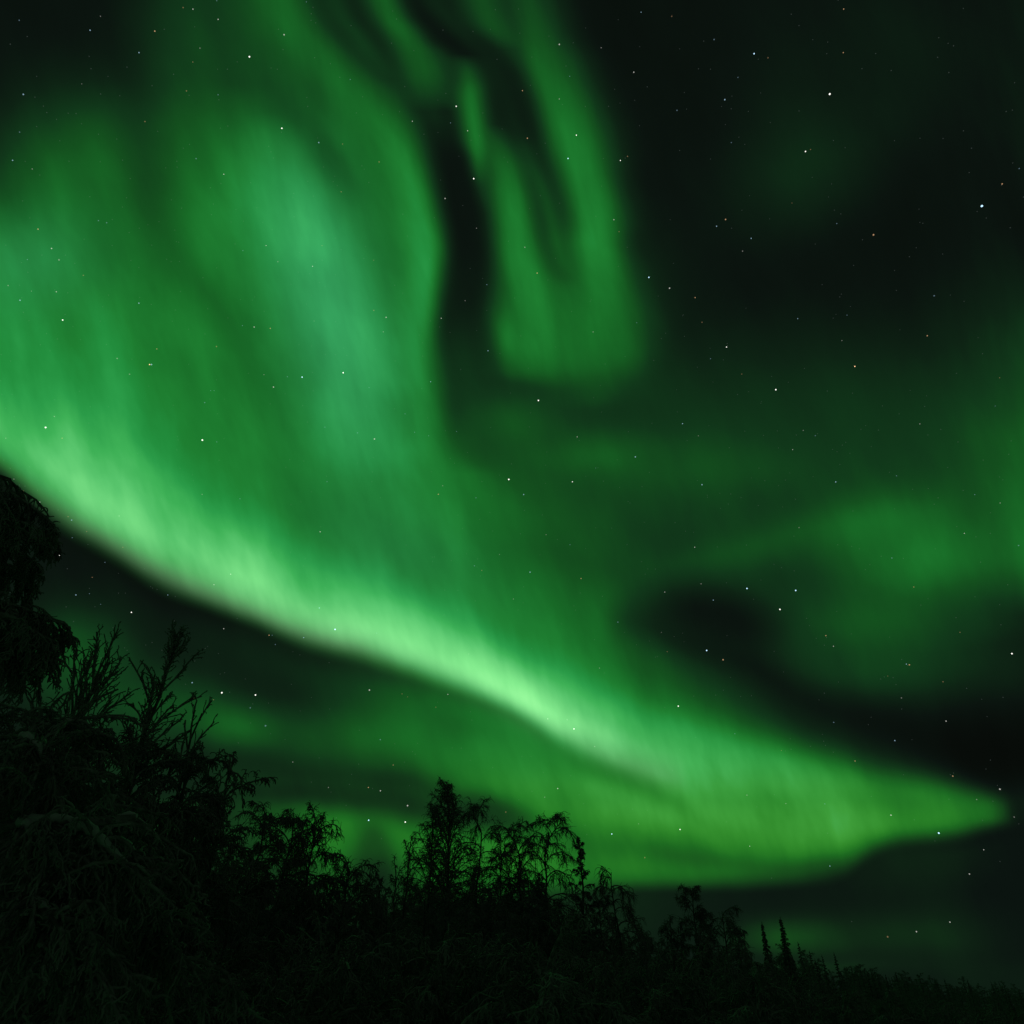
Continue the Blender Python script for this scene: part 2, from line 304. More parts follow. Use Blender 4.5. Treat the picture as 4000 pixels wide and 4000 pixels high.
def crown(bl, bt, root, m1, m2):
    n1 = sum(len(f) for f in bl.f); c = Bag(); c.v = bl.v + bt.v; c.f = bl.f + [f + bl.n for f in bt.f]; c.n = bl.n + bt.n
    o = c.build('crown', m1, root); o.data.materials.append(m2)
    idx = np.zeros(len(o.data.polygons), dtype=np.int32); idx[n1:] = 1
    o.data.polygons.foreach_set('material_index', idx)
    return o
def unit(a): return a / (np.linalg.norm(a, axis=-1, keepdims=True) + 1e-9)
def grow(rng, O, Dr, L, S, droop, jit=.12):
    N = len(O); P = np.empty((N, S + 1, 3)); P[:, 0] = O; d = unit(Dr)
    L = np.broadcast_to(L, (N,)); droop = np.broadcast_to(droop, (N,))
    for i in range(S):
        d = d + rng.normal(0, jit, (N, 3)); d[:, 2] -= droop / S
        d = unit(d); P[:, i + 1] = P[:, i] + d * (L / S)[:, None]
    return P
def sample(P, t):
    """points and tangents on lines P (N,S,3) at t (N,m)"""
    N, S, _ = P.shape; x = np.clip(t, 0, .9999) * (S - 1); i = x.astype(int); f = (x - i)[..., None]
    r = np.arange(N)[:, None]
    a, b = P[r, i], P[r, i + 1]
    return a + (b - a) * f, unit(b - a)
def taper(N, S, r0, r1):
    return np.broadcast_to(np.asarray(r0), (N,))[:, None] * (1 - np.linspace(0, 1, S))[None, :] + np.broadcast_to(np.asarray(r1), (N,))[:, None] * np.linspace(0, 1, S)[None, :]
def children_of(rng, P, m, t0, t1, spread, up=0.0):
    N = len(P)
    t = t0 + (t1 - t0) * (np.arange(m)[None, :] + rng.random((N, m))) / m
    O, T = sample(P, t)
    D = T + rng.normal(0, spread, O.shape); D[..., 2] += up
    return O.reshape(-1, 3), unit(D).reshape(-1, 3), t.reshape(-1), np.repeat(np.arange(N), m)

def limb_set(rng, bl, bt, P, rl, twig_r=.011, nb=12, nt=8, Lb=.45, Lt=.45, db=1.3, dtw=2.5, limb_len=None, sb=.45, hang=1.0, up=.1, k=3, jit=.18, tj=.36):
    """limbs P -> branchlets -> hanging rimed twigs"""
    N, S, _ = P.shape
    bl.tubes(P, taper(N, S, rl, twig_r * 1.3), 5)
    if limb_len is None: limb_len = np.linalg.norm(np.diff(P, axis=1), axis=2).sum(1)
    O, D, t, idx = children_of(rng, P, nb, .18, 1.0, sb, up)
    L = limb_len[idx] * Lb * (1.15 - .7 * t) * rng.uniform(.6, 1.25, len(t))
    Pb = grow(rng, O, D, L, 6, db, jit)
    bl.tubes(Pb, taper(len(Pb), 7, np.minimum(.45 * rl if np.isscalar(rl) else .45 * np.asarray(rl)[idx], twig_r * 2.2), twig_r), k)
    O, D, t, i2 = children_of(rng, Pb, nt, .1, 1.0, .6, 0)
    L = Lt * rng.uniform(.4, 1.3, len(t)) * np.minimum(1, .35 + L[i2])
    Pt = grow(rng, O, D, L, 5, dtw * hang, tj)
    Rt = taper(len(Pt), 6, twig_r, twig_r * .5) * rng.uniform(.65, 1.35, (len(Pt), 6))   # lumpy rime
    bt.tubes(Pt, Rt, k)

def birch(name, seed, H, base=.25, spread=.28, nl=34, lean=(0, 0), nb=12, nt=9, tr=.0095, droop=1.5, elev=(40, 74), top_bend=0.0, Lt=.37, Lb=.45, topw=.25, trunk_r=None, up=.1, hang=.65, sb=.45, db=.9):
    rng = np.random.default_rng(seed)
    root = bpy.data.objects.new(name, None); COL.objects.link(root)
    S = 14; z = np.linspace(0, 1, S)
    wig = np.cumsum(rng.normal(0, .012, (S, 2)), 0) * H * .5
    tk = np.stack([wig[:, 0] + lean[0] * H * z ** 1.6, wig[:, 1] + lean[1] * H * z ** 1.6, H * z], -1)
    if top_bend:
        a = rng.uniform(0, 6.28) if top_bend is True else top_bend
        w = np.clip((z - .82) / .18, 0, 1)
        tk[:, 0] += np.cos(a) * w * H * .08; tk[:, 2] -= w ** 2 * H * .07; tk[:, 1] += np.sin(a) * w * H * .08
    tk -= tk[0]
    tk[:, 2] *= H / tk[:, 2].max()
    r0 = trunk_r or (.02 + H * .009)
    b = Bag(); b.tubes(tk[None], taper(1, S, r0, tr * 1.3), 8); b.build('trunk', BARK, root)
    t = base + (1 - base) * (np.arange(nl) + rng.random(nl) * .8) / nl * .985
    O, T = sample(tk[None], t[None]); O = O[0]
    az = np.arange(nl) * 2.399 + rng.normal(0, .35, nl)
    u = (t - base) / (1 - base)
    el = np.radians(elev[0] + (elev[1] - elev[0]) * u + rng.normal(0, 7, nl))
    D = np.stack([np.cos(az) * np.cos(el), np.sin(az) * np.cos(el), np.sin(el)], -1)
    prof = (topw + (1 - topw) * (1 - u) ** .75) * (.65 + .35 * np.minimum(1, u * 3 + .3))
    L = H * spread * prof * rng.uniform(.75, 1.25, nl) / np.cos(np.radians(elev[0]))* .9
    P = grow(rng, O, D, L, 9, droop * rng.uniform(.7, 1.3, nl), .07)
    bl, bt = Bag(), Bag()
    limb_set(rng, bl, bt, P, .012 + L * .009, tr, nb, nt, Lb, Lt, db, 2.6, L, sb, hang, up)
    crown(bl, bt, root, LIMB, TWIG)
    return root

def spruce(name, seed, H, width=.12, n=60, tr=.02, nb=10, dr=.9):
    rng = np.random.default_rng(seed)
    root = bpy.data.objects.new(name, None); COL.objects.link(root)
    z = np.linspace(0, 1, 9); tk = np.stack([np.cumsum(rng.normal(0, .01, 9)), np.cumsum(rng.normal(0, .01, 9)), H * z], -1); tk -= tk[0]
    b = Bag(); b.tubes(tk[None], taper(1, 9, .03 + H * .01, .012), 7); b.build('trunk', BARK, root)
    t = .08 + .9 * ((np.arange(n) + rng.random(n)) / n)
    O, _ = sample(tk[None], t[None]); O = O[0]
    az = np.arange(n) * 2.399 + rng.normal(0, .4, n); el = np.radians(-8 + 45 * t ** 2 + rng.normal(0, 8, n))
    D = np.stack([np.cos(az) * np.cos(el), np.sin(az) * np.cos(el), np.sin(el)], -1)
    L = H * width * (1 - t) ** 1.15 * rng.uniform(.6, 1.3, n) + .05
    P = grow(rng, O, D, L, 5, dr, .08)
    bl, bt = Bag(), Bag()
    bl.tubes(P, taper(n, 6, .02, tr * .8), 4)
    O, D, tt, idx = children_of(rng, P, nb, .1, 1, .5, 0)
    Lc = L[idx] * .45 * (1.1 - .6 * tt) * rng.uniform(.6, 1.2, len(tt))
    Pt = grow(rng, O, D, Lc, 3, 1.3, .15); bt.tubes(Pt, taper(len(Pt), 4, tr, tr * .6), 3)
    O, D, tt, i2 = children_of(rng, Pt, 3, .1, 1, .7, -.2)
    Pt = grow(rng, O, D, Lc[i2] * .5 + .05, 2, 1.3, .15); bt.tubes(Pt, taper(len(Pt), 3, tr * .8, tr * .5), 3)
    O, D, tt, idx = children_of(rng, tk[None], n * 3, .2, 1, 1.2, -.1)
    Pt = grow(rng, O, D, .25 * (1.0 - tt) + .03, 3, 1.2, .15); bt.tubes(Pt, taper(len(Pt), 4, tr, tr * .5), 3)
    crown(bl, bt, root, LIMB, NEEDLE)
    return root

def tag(o, label, cat, group=None, kind=None):
    o['label'] = label; o['category'] = cat
    if group: o['group'] = group
    if kind: o['kind'] = kind
def dup(root, loc, rz, scale):
    r = root.copy(); COL.objects.link(r); r.location = loc; r.rotation_euler = (0, 0, rz); r.scale = scale
    for k in ('label', 'group', 'category'):
        if k in r: del r[k]
    for ch in KIDS[root.name]:
        c = ch.copy(); COL.objects.link(c); c.parent = r
    return r
KIDS = {}
def at(U, V, dist):
    """point in the bearing (U, V) of the sky chart at a horizontal distance in metres"""
    d = sky_dir(U, V); s = dist / math.hypot(d.x, d.y)
    return Vector((d.x * s, d.y * s, CAM_Z + d.z * s))
def gz(x, y): return 0.0

# ------------------------------------------------------------------ the ground
def ground():
    n = 120
    g = np.sign(np.linspace(-1, 1, n)) * np.abs(np.linspace(-1, 1, n)) ** 3.2 * 9000
    X, Y = np.meshgrid(g, g + 40, indexing='ij')
    Z = .22 * np.sin(X * .21 + 1) * np.cos(Y * .17) + .12 * np.sin(X * .53 + Y * .41) - .25
    Z *= np.clip(1 - np.hypot(X, Y) / 400, 0, 1); Z -= .1
    v = np.stack([X, Y, Z], -1).reshape(-1, 3)
    i = np.arange(n - 1); I, J = np.meshgrid(i, i, indexing='ij'); a = I * n + J
    b = Bag(); b.v.append(v); b.f.append(np.stack([a, a + n, a + n + 1, a + 1], -1).reshape(-1, 4)); b.n = len(v)
    o = b.build('snow_ground', SNOW); o['kind'] = 'structure'; o['label'] = 'snow covered forest ground under the trees'
ground()

# ------------------------------------------------------------------ trees on the skyline, one by one
def hero(U, V, dist, maker, name, label, group='trees on the forest skyline', **kw):
    p = at(U, V, dist)
    o = maker(name, kw.pop('seed'), p.z + .15, **kw)
    o.location = (p.x, p.y, -.15)
    zs = []
    for c in o.children if o.children else [q for q in bpy.data.objects if q.parent == o]:
        a = np.empty(len(c.data.vertices) * 3, dtype=np.float32); c.data.vertices.foreach_get('co', a); zs.append(a[2::3].max())
    k = (p.z + .15) / max(zs); o.scale = (k, k, k)
    tag(o, label, 'tree', group)
    return o
B = 'birch_tree'; SP = 'spruce_tree'
hero(1.745, 3.045, 27, birch, B, 'tallest birch of the centre skyline, leafless with a spiky crooked top', seed=11, base=.2, spread=.25, nl=71, nb=11, nt=7, droop=1.1, elev=(45, 84), topw=.14, Lt=.36, hang=.55, db=.8)
hero(1.70, 3.11, 27.5, birch, B, 'thin second stem just left of the tallest centre birch', seed=12, base=.3, spread=.14, nl=34, nb=9, nt=8, droop=1.0, elev=(55, 82), topw=.3, Lt=.35, hang=.6, db=.8)
hero(1.85, 3.10, 28, birch, B, 'open weeping birch right of the tallest birch, umbrella tiers with sky between', seed=13, base=.3, spread=.2, nl=25, nb=11, nt=9, droop=2.4, elev=(40, 66), topw=.45, top_bend=3.0, Lt=.4)
hero(2.03, 3.17, 28, birch, B, 'bent birch with drooping hooked top, left one of the pair right of centre', seed=14, base=.25, spread=.24, nl=43, nb=10, nt=9, droop=2.2, elev=(45, 70), topw=.4, top_bend=3.3)
hero(2.11, 3.165, 28, birch, B, 'birch whose top arches over to the right above the dark crowns', seed=15, base=.25, spread=.19, nl=39, nb=11, nt=9, droop=2.2, elev=(45, 66), topw=.5, top_bend=.1, lean=(.03, 0))
hero(1.96, 3.25, 29, birch, B, 'lower birch filling the gap between the weeping birch and the bent one', seed=16, base=.2, spread=.26, nl=46, nb=10, nt=9, droop=2.0, topw=.4)
hero(2.285, 3.26, 26, birch, B, 'slender upright young tree with clubbed snowy twigs right of the arching birch', seed=17, base=.25, spread=.15, nl=50, nb=8, nt=7, droop=1.0, elev=(20, 75), topw=.1, tr=.015, Lt=.2)
hero(2.40, 3.385, 26, birch, B, 'small round-headed weeping birch with its drooping crown over the low green sky', seed=218, base=.25, spread=.22, nl=29, nb=10, nt=9, droop=2.6, elev=(45, 62), topw=.5, Lt=.34)
hero(2.33, 3.5, 27, birch, B, 'low dark birch leaning left beside the round-headed weeping birch', seed=19, base=.2, spread=.22, nl=27, nb=9, nt=9, droop=2.0, topw=.4)
hero(2.69, 3.445, 30, birch, B, 'tufted birch standing alone above the dark band of low sky', seed=220, base=.2, spread=.17, nl=41, nb=11, nt=10, droop=1.9, elev=(45, 74), topw=.3)
hero(2.80, 3.535, 30, birch, B, 'broad birch with a long branch curving out to the right', seed=21, base=.2, spread=.26, nl=32, nb=9, nt=10, droop=2.4, elev=(40, 60), topw=.6, lean=(.05, 0))
hero(2.60, 3.575, 31, birch, B, 'low birch with nodding tips left of the tufted birch', seed=22, base=.2, spread=.22, nl=29, nb=10, nt=9, droop=2.2, topw=.4)
hero(2.51, 3.6, 32, birch, B, 'hunched birch like a dark dome between two taller birches', seed=23, base=.2, spread=.25, nl=34, nb=10, nt=10, droop=2.6, topw=.5)
hero(2.87, 3.615, 38, birch, B, 'little birch with a curled top left of the two spires', seed=24, base=.2, spread=.22, nl=25, nb=9, nt=9, droop=2.4, topw=.4)
hero(2.975, 3.60, 48, spruce, SP, 'shorter left one of two narrow pointed spruces on the right slope', seed=25, width=.16, n=170, tr=.014)
hero(3.045, 3.58, 46, spruce, SP, 'taller right one of two narrow pointed spruces, with one low branch sticking out', seed=26, width=.18, n=180, tr=.014)
hero(1.26, 3.135, 20, birch, B, 'leafless birch with feathery upper branches over the bright sky left of centre', seed=27, base=.2, spread=.22, nl=39, nb=11, nt=9, droop=1.7, elev=(45, 72), topw=.3)
hero(1.13, 3.16, 20, birch, B, 'birch with brushy upright tips left of the feathery birch', seed=28, base=.2, spread=.22, nl=39, nb=11, nt=9, droop=1.7, elev=(45, 74), topw=.35)
hero(1.05, 3.14, 19, birch, B, 'birch half hidden behind the edge of the big snowy mass', seed=29, base=.2, spread=.22, nl=34, nb=11, nt=9, droop=1.9, topw=.4)
hero(1.33, 3.32, 19, birch, B, 'low birch reaching right with hooked branch ends', seed=30, base=.2, spread=.3, nl=34, nb=11, nt=9, droop=2.2, topw=.5, lean=(.06, 0))
hero(1.42, 3.42, 20, birch, B, 'lowest birch of the left group trailing off toward the gap', seed=31, base=.2, spread=.3, nl=32, nb=10, nt=9, droop=2.2, topw=.5)
hero(1.61, 3.25, 25, birch, B, 'thin bare sapling against the glow left of the tallest birch', seed=32, base=.35, spread=.1, nl=23, nb=6, nt=6, droop=.6, elev=(55, 80), topw=.4, Lt=.3)
hero(1.56, 3.335, 25, birch, B, 'thin forked sapling left of the taller sapling', seed=33, base=.35, spread=.12, nl=23, nb=6, nt=6, droop=.8, elev=(55, 78), topw=.4, Lt=.3)
hero(1.475, 3.40, 26, birch, B, 'small dark sapling with stubby tips in the dip of the skyline', seed=34, base=.35, spread=.12, nl=18, nb=6, nt=6, droop=.6, elev=(50, 78), topw=.4, Lt=.25, tr=.018)

# ------------------------------------------------------------------ big snowy birches at the left
LG = 'big snow-laden birches at the left'
hero(.45, 2.44, 12, birch, B, 'birch with a bare fan of upright twigs above the left mass, leftmost fan', LG, seed=41, base=.5, spread=.21, nl=40, nb=8, nt=2, droop=.1, elev=(45, 80), topw=.4, tr=.0105, Lt=.12, Lb=.5, up=.35, hang=.1, sb=.2, db=.1, lean=(.01, 0))
hero(.70, 2.45, 12.5, birch, B, 'birch with a narrow bare spire of twigs, second fan from the left', LG, seed=42, base=.5, spread=.15, nl=40, nb=8, nt=3, droop=.2, elev=(40, 82), topw=.3, tr=.0105, Lt=.12, up=.3, Lb=.45, hang=.3, sb=.22, db=.25)
hero(.79, 2.70, 13, birch, B, 'slim birch tip with a few bare twigs pointing up right', LG, seed=43, base=.5, spread=.14, nl=12, nb=5, nt=1, droop=.1, elev=(48, 74), topw=.4, tr=.0105, Lt=.12, lean=(.05, 0), up=.3, hang=.2, sb=.2, db=.1)
for i, (u, v, d, lab) in enumerate([
        (.08, 2.74, 12, 'snow-bowed birch crown at the left edge below the hanging boughs'),
        (.33, 2.79, 11.5, 'heavily rimed round birch crown under the leftmost bare fan'),
        (.58, 2.83, 11.5, 'heavily rimed birch crown between the two bare fans'),
        (.74, 2.9, 12, 'rimed birch crown sloping down right below the narrow spire'),
        (.86, 3.0, 13, 'birch at the right shoulder of the left mass with thin tips against the sky'),
        (.91, 2.93, 14, 'sparse thin-twigged birch top just above the right shoulder of the left mass')]):
    hero(u, v, d, birch, B, lab, LG, seed=50 + i, base=.12, spread=.28 if i < 5 else .12, nl=44 if i < 5 else 24, nb=14 if i < 5 else 6, nt=9 if i < 5 else 4, droop=1.9 if i < 5 else .5,
         elev=(28, 70), topw=.55, tr=.012, Lt=.22 if i < 5 else .15, Lb=.4, hang=.7)

# the nearest tree: trunk just outside the picture, boughs hanging in from the left
def near_tree():
    rng = np.random.default_rng(77)
    root = bpy.data.objects.new(B, None); COL.objects.link(root)
    x0, y0 = -7.6, 3.4
    root.location = (x0, y0, -.15)
    H = 8.0
    z = np.linspace(0, 1, 16); tk = np.stack([np.cumsum(rng.normal(0, .02, 16)), np.cumsum(rng.normal(0, .02, 16)), H * z], -1); tk -= tk[0]
    b = Bag(); b.tubes(tk[None], taper(1, 16, .16, .02), 10); b.build('trunk', BARK, root)
    def P(*pts):
        a = [np.array(at(*p)) - np.array((x0, y0, -.15)) for p in pts]
        start = np.array((0, 0, max(.5, a[0][2] - .5))); a = [start] + a
        a = np.array(a); n = len(a); t = np.linspace(0, n - 1, 16); out = []
        for q in t:                                     # Catmull-Rom through the points
            i = min(int(q), n - 2); f = q - i
            p0, p1, p2, p3 = a[max(i - 1, 0)], a[i], a[i + 1], a[min(i + 2, n - 1)]
            out.append(.5 * ((2 * p1) + (-p0 + p2) * f + (2 * p0 - 5 * p1 + 4 * p2 - p3) * f * f + (-p0 + 3 * p1 - 3 * p2 + p3) * f ** 3))
        return np.array(out)
    bl, bt, sn = Bag(), Bag(), Bag()
    upper = [P((-.15, 1.84, 6.4), (.05, 1.93, 6.3), (.21, 2.05, 6.2)), P((-.2, 1.9, 6.8), (0, 1.97, 6.9), (.23, 2.12, 6.9)),
             P((-.2, 1.88, 6.0), (-.03, 2.0, 5.9), (.14, 2.1, 5.9)), P((-.2, 2.05, 6.5), (0, 2.1, 6.4), (.14, 2.2, 6.4)),
             P((-.2, 2.15, 6.6), (0, 2.2, 6.6), (.12, 2.3, 6.6)), P((-.2, 2.3, 6.4), (0, 2.35, 6.3), (.24, 2.43, 6.3)), P((-.2, 2.35, 6.8), (.05, 2.4, 6.8), (.25, 2.47, 6.8)),
             P((-.2, 2.4, 6.0), (0, 2.42, 6.0), (.2, 2.5, 6.0)), P((-.2, 2.5, 6.5), (0, 2.5, 6.4), (.16, 2.58, 6.4)), P((-.2, 2.45, 6.2), (-.02, 2.5, 6.2), (.12, 2.6, 6.1))]
    A = np.stack(upper)
    limb_set(rng, bl, bt, A, .028, .0085, 32, 22, .13, .14, 1.7, 2.0, None, .5, 1.0, -.1, tj=.4)
    lower = [P((-.1, 2.93, 6.0), (.12, 2.87, 5.6), (.27, 2.82, 5.4), (.42, 2.9, 5.3)),
             P((-.1, 2.92, 5.9), (.08, 2.88, 5.2), (.16, 2.95, 5.0), (.22, 3.1, 4.9)),
             P((-.1, 3.02, 5.9), (.1, 3.0, 5.3), (.25, 3.03, 5.2)),
             P((-.1, 3.25, 5.6), (.12, 3.22, 4.9), (.3, 3.22, 4.7), (.42, 3.32, 4.6), (.55, 3.42, 4.6)),
             P((-.1, 3.25, 5.6), (.08, 3.22, 4.9), (.2, 3.35, 4.7), (.3, 3.5, 4.6)),
             P((.2, 3.22, 4.9), (.4, 3.23, 5.0), (.55, 3.4, 5.1), (.63, 3.6, 5.1)),
             P((-.1, 3.5, 5.2), (.1, 3.52, 4.6), (.3, 3.65, 4.4)), P((-.1, 3.6, 5.2), (.15, 3.7, 4.6), (.35, 3.85, 4.5)),
             P((0, 3.4, 5.2), (.3, 3.6, 5.2), (.6, 3.68, 5.2), (.85, 3.85, 5.2)), P((-.1, 3.0, 6.0), (.2, 3.08, 6.0), (.45, 3.15, 6.0), (.65, 3.3, 6.0))]
    A = np.stack(lower)
    limb_set(rng, bl, bt, A, .034, .0075, 34, 24, .14, .1, 1.3, 1.6, None, .75, 1.0, 0, tj=.45)
    # snow lying along the upper side of the low arching limbs
    rr = np.array([.036, .03, .03, .045, .035, .035, .03, .03, .03, .025])
    tt = np.tile(np.linspace(.3, .97, 30), (10, 1)); sn_P, _ = sample(A, tt)
    sn_P = sn_P + np.array((0, 0, .016)) + rng.normal(0, .004, sn_P.shape)
    R = rr[:, None] * np.interp(np.linspace(0, 1, 30), [0, .12, .6, 1], [0, 1, .75, 0])[None, :] * np.clip(rng.normal(.9, .22, (10, 30)), .4, 1.4)
    sn.tubes(sn_P, R, 8)
    crown(bl, bt, root, LIMB, TWIG); sn.build('snow', SNOWY, root)
    tag(root, 'nearest birch at the left edge, rimed boughs hanging into the frame in two tiers', 'tree', LG)
near_tree()

# ------------------------------------------------------------------ kinds of tree copied through the forest
def kinds():
    out = []
    for s in range(4): out.append(birch(B, 100 + s, 8.0, base=.08, spread=.3, nl=44, nb=11, nt=7, droop=1.7, elev=(28, 72), topw=.22, tr=.014, Lt=.28, hang=.6))
    for s in range(3): out.append(spruce(SP, 110 + s, 8.0, width=.17, n=75, tr=.035, nb=9))
    for s in range(3): out.append(birch('snowy_shrub', 120 + s, 2.6, base=.03, spread=.5, nl=36, nb=12, nt=9, droop=2.2, elev=(30, 76), topw=.7, tr=.011, Lt=.2, Lb=.42, hang=.7))
    return out
bpy.context.view_layer.update()
K = kinds(); bpy.context.view_layer.update()
TOP = {}
for o in K:
    KIDS[o.name] = [c for c in bpy.data.objects if c.parent == o]
    zs = []
    for c in KIDS[o.name]:
        q = np.empty(len(c.data.vertices) * 3, dtype=np.float32); c.data.vertices.foreach_get('co', q); zs.append(q[2::3].max())
    TOP[o.name] = float(max(zs))
R3 = random.Random(5)
used = set()
def put(kind, x, y, H, w, label, cat, group):
    src = K[kind]; base = TOP[src.name]
    s = H / base
    if kind in used: o = dup(src, (x, y, -.2), R3.uniform(0, 6.28), (s * w, s * w, s))
    else:
        used.add(kind); o = src; o.location = (x, y, -.2); o.rotation_euler = (0, 0, R3.uniform(0, 6.28)); o.scale = (s * w, s * w, s)
    tag(o, label, cat, group)
SKY = [(-.6, 2.85), (0, 2.95), (.5, 3.0), (.8, 3.1), (1.0, 3.3), (1.2, 3.36), (1.4, 3.5), (1.55, 3.5), (1.65, 3.36), (2.15, 3.42), (2.2, 3.52), (2.3, 3.56), (2.35, 3.6), (2.55, 3.66), (2.75, 3.63), (2.9, 3.69), (2.95, 3.72), (3.1, 3.71), (3.18, 3.77), (3.4, 3.8), (3.55, 3.84), (3.8, 3.87), (4.0, 3.885), (4.6, 3.9)]
def skyl(u): return float(np.interp(u, [a for a, b in SKY], [b for a, b in SKY])) - (.035 if u < 2.9 else .012)
# forest wall behind the skyline trees
n = 0
for row, (d0, d1, u0, u1, step, dv) in enumerate([(15, 19, -.3, 1.15, .11, .12), (21, 26, .9, 2.5, .075, .1), (30, 36, .8, 3.1, .065, .03), (40, 52, 1.3, 3.2, .055, .05), (60, 80, -.2, 3.3, .08, .12)]):
    u = u0
    while u < u1:
        d = R3.uniform(d0, d1); v = skyl(u) + dv + R3.uniform(-.02, .07)
        p = at(u, min(v, 3.86), d); H = max(p.z + .2, 2.5)
        kd = R3.choice([0, 1, 2, 3, 0, 1, 2, 3, 4, 5, 6]) if row > 1 else R3.choice([0, 1, 2, 3])
        if kd < 4: put(kd, p.x, p.y, H, R3.uniform(.85, 1.2), 'dark rimed birch crowded in the forest below the skyline', 'tree', 'birches crowded in the dark forest')
        else: put(kd, p.x, p.y, H, R3.uniform(.8, 1.1), 'dark snowy spruce crowded in the forest below the skyline', 'tree', 'spruces crowded in the dark forest')
        n += 1; u += step * R3.uniform(.7, 1.3)
# far wood edge at the right
for row, (d0, d1, u0, u1, step, dv) in enumerate([(60, 85, 3.05, 3.6, .03, .015), (110, 150, 3.12, 4.15, .022, 0.0), (180, 240, 3.3, 4.25, .022, -.0), (260, 330, 3.5, 4.3, .03, -.002)]):
    u = u0
    while u < u1:
        d = R3.uniform(d0, d1); v = skyl(u) + dv + R3.uniform(-.022, .012)
        p = at(u, min(v, 3.895), d); H = max(p.z + .2, 3)
        kd = R3.choice([4, 5, 6, 0, 1, 2, 3])
        lab, g = ('distant pointed spruce in the low treeline at the right', 'spruces of the distant treeline') if kd >= 4 else ('distant round birch in the low treeline at the right', 'birches of the distant treeline')
        put(kd, p.x, p.y, H * R3.uniform(.86, 1.12), R3.uniform(1.0, 1.8) if kd < 4 else R3.uniform(.9, 1.6), lab, 'tree', g); n += 1
        u += step * R3.uniform(.6, 1.4)
# snowy shrubs and young growth in front
for (d0, d1, u0, u1, step, v0, v1) in [(8, 10, .2, 2.2, .13, 3.55, 3.8), (11, 14, .8, 3.0, .12, 3.58, 3.75), (16, 20, 1.6, 3.9, .11, 3.72, 3.82), (26, 34, 2.6, 4.3, .07, 3.86, 3.9)]:
    u = u0
    while u < u1:
        d = R3.uniform(d0, d1); p = at(u, max(R3.uniform(v0, v1), skyl(u) + .06), d); H = max(p.z + .2, 1.2)
        put(R3.choice([7, 8, 9]), p.x, p.y, H, R3.uniform(.8, 1.2) * min(1, 3.0 / H), 'snow-bent birch shrub in the dark undergrowth', 'shrub', 'snow-bent shrubs of the undergrowth')
        n += 1; u += step * R3.uniform(.7, 1.3)
print('forest copies', n)

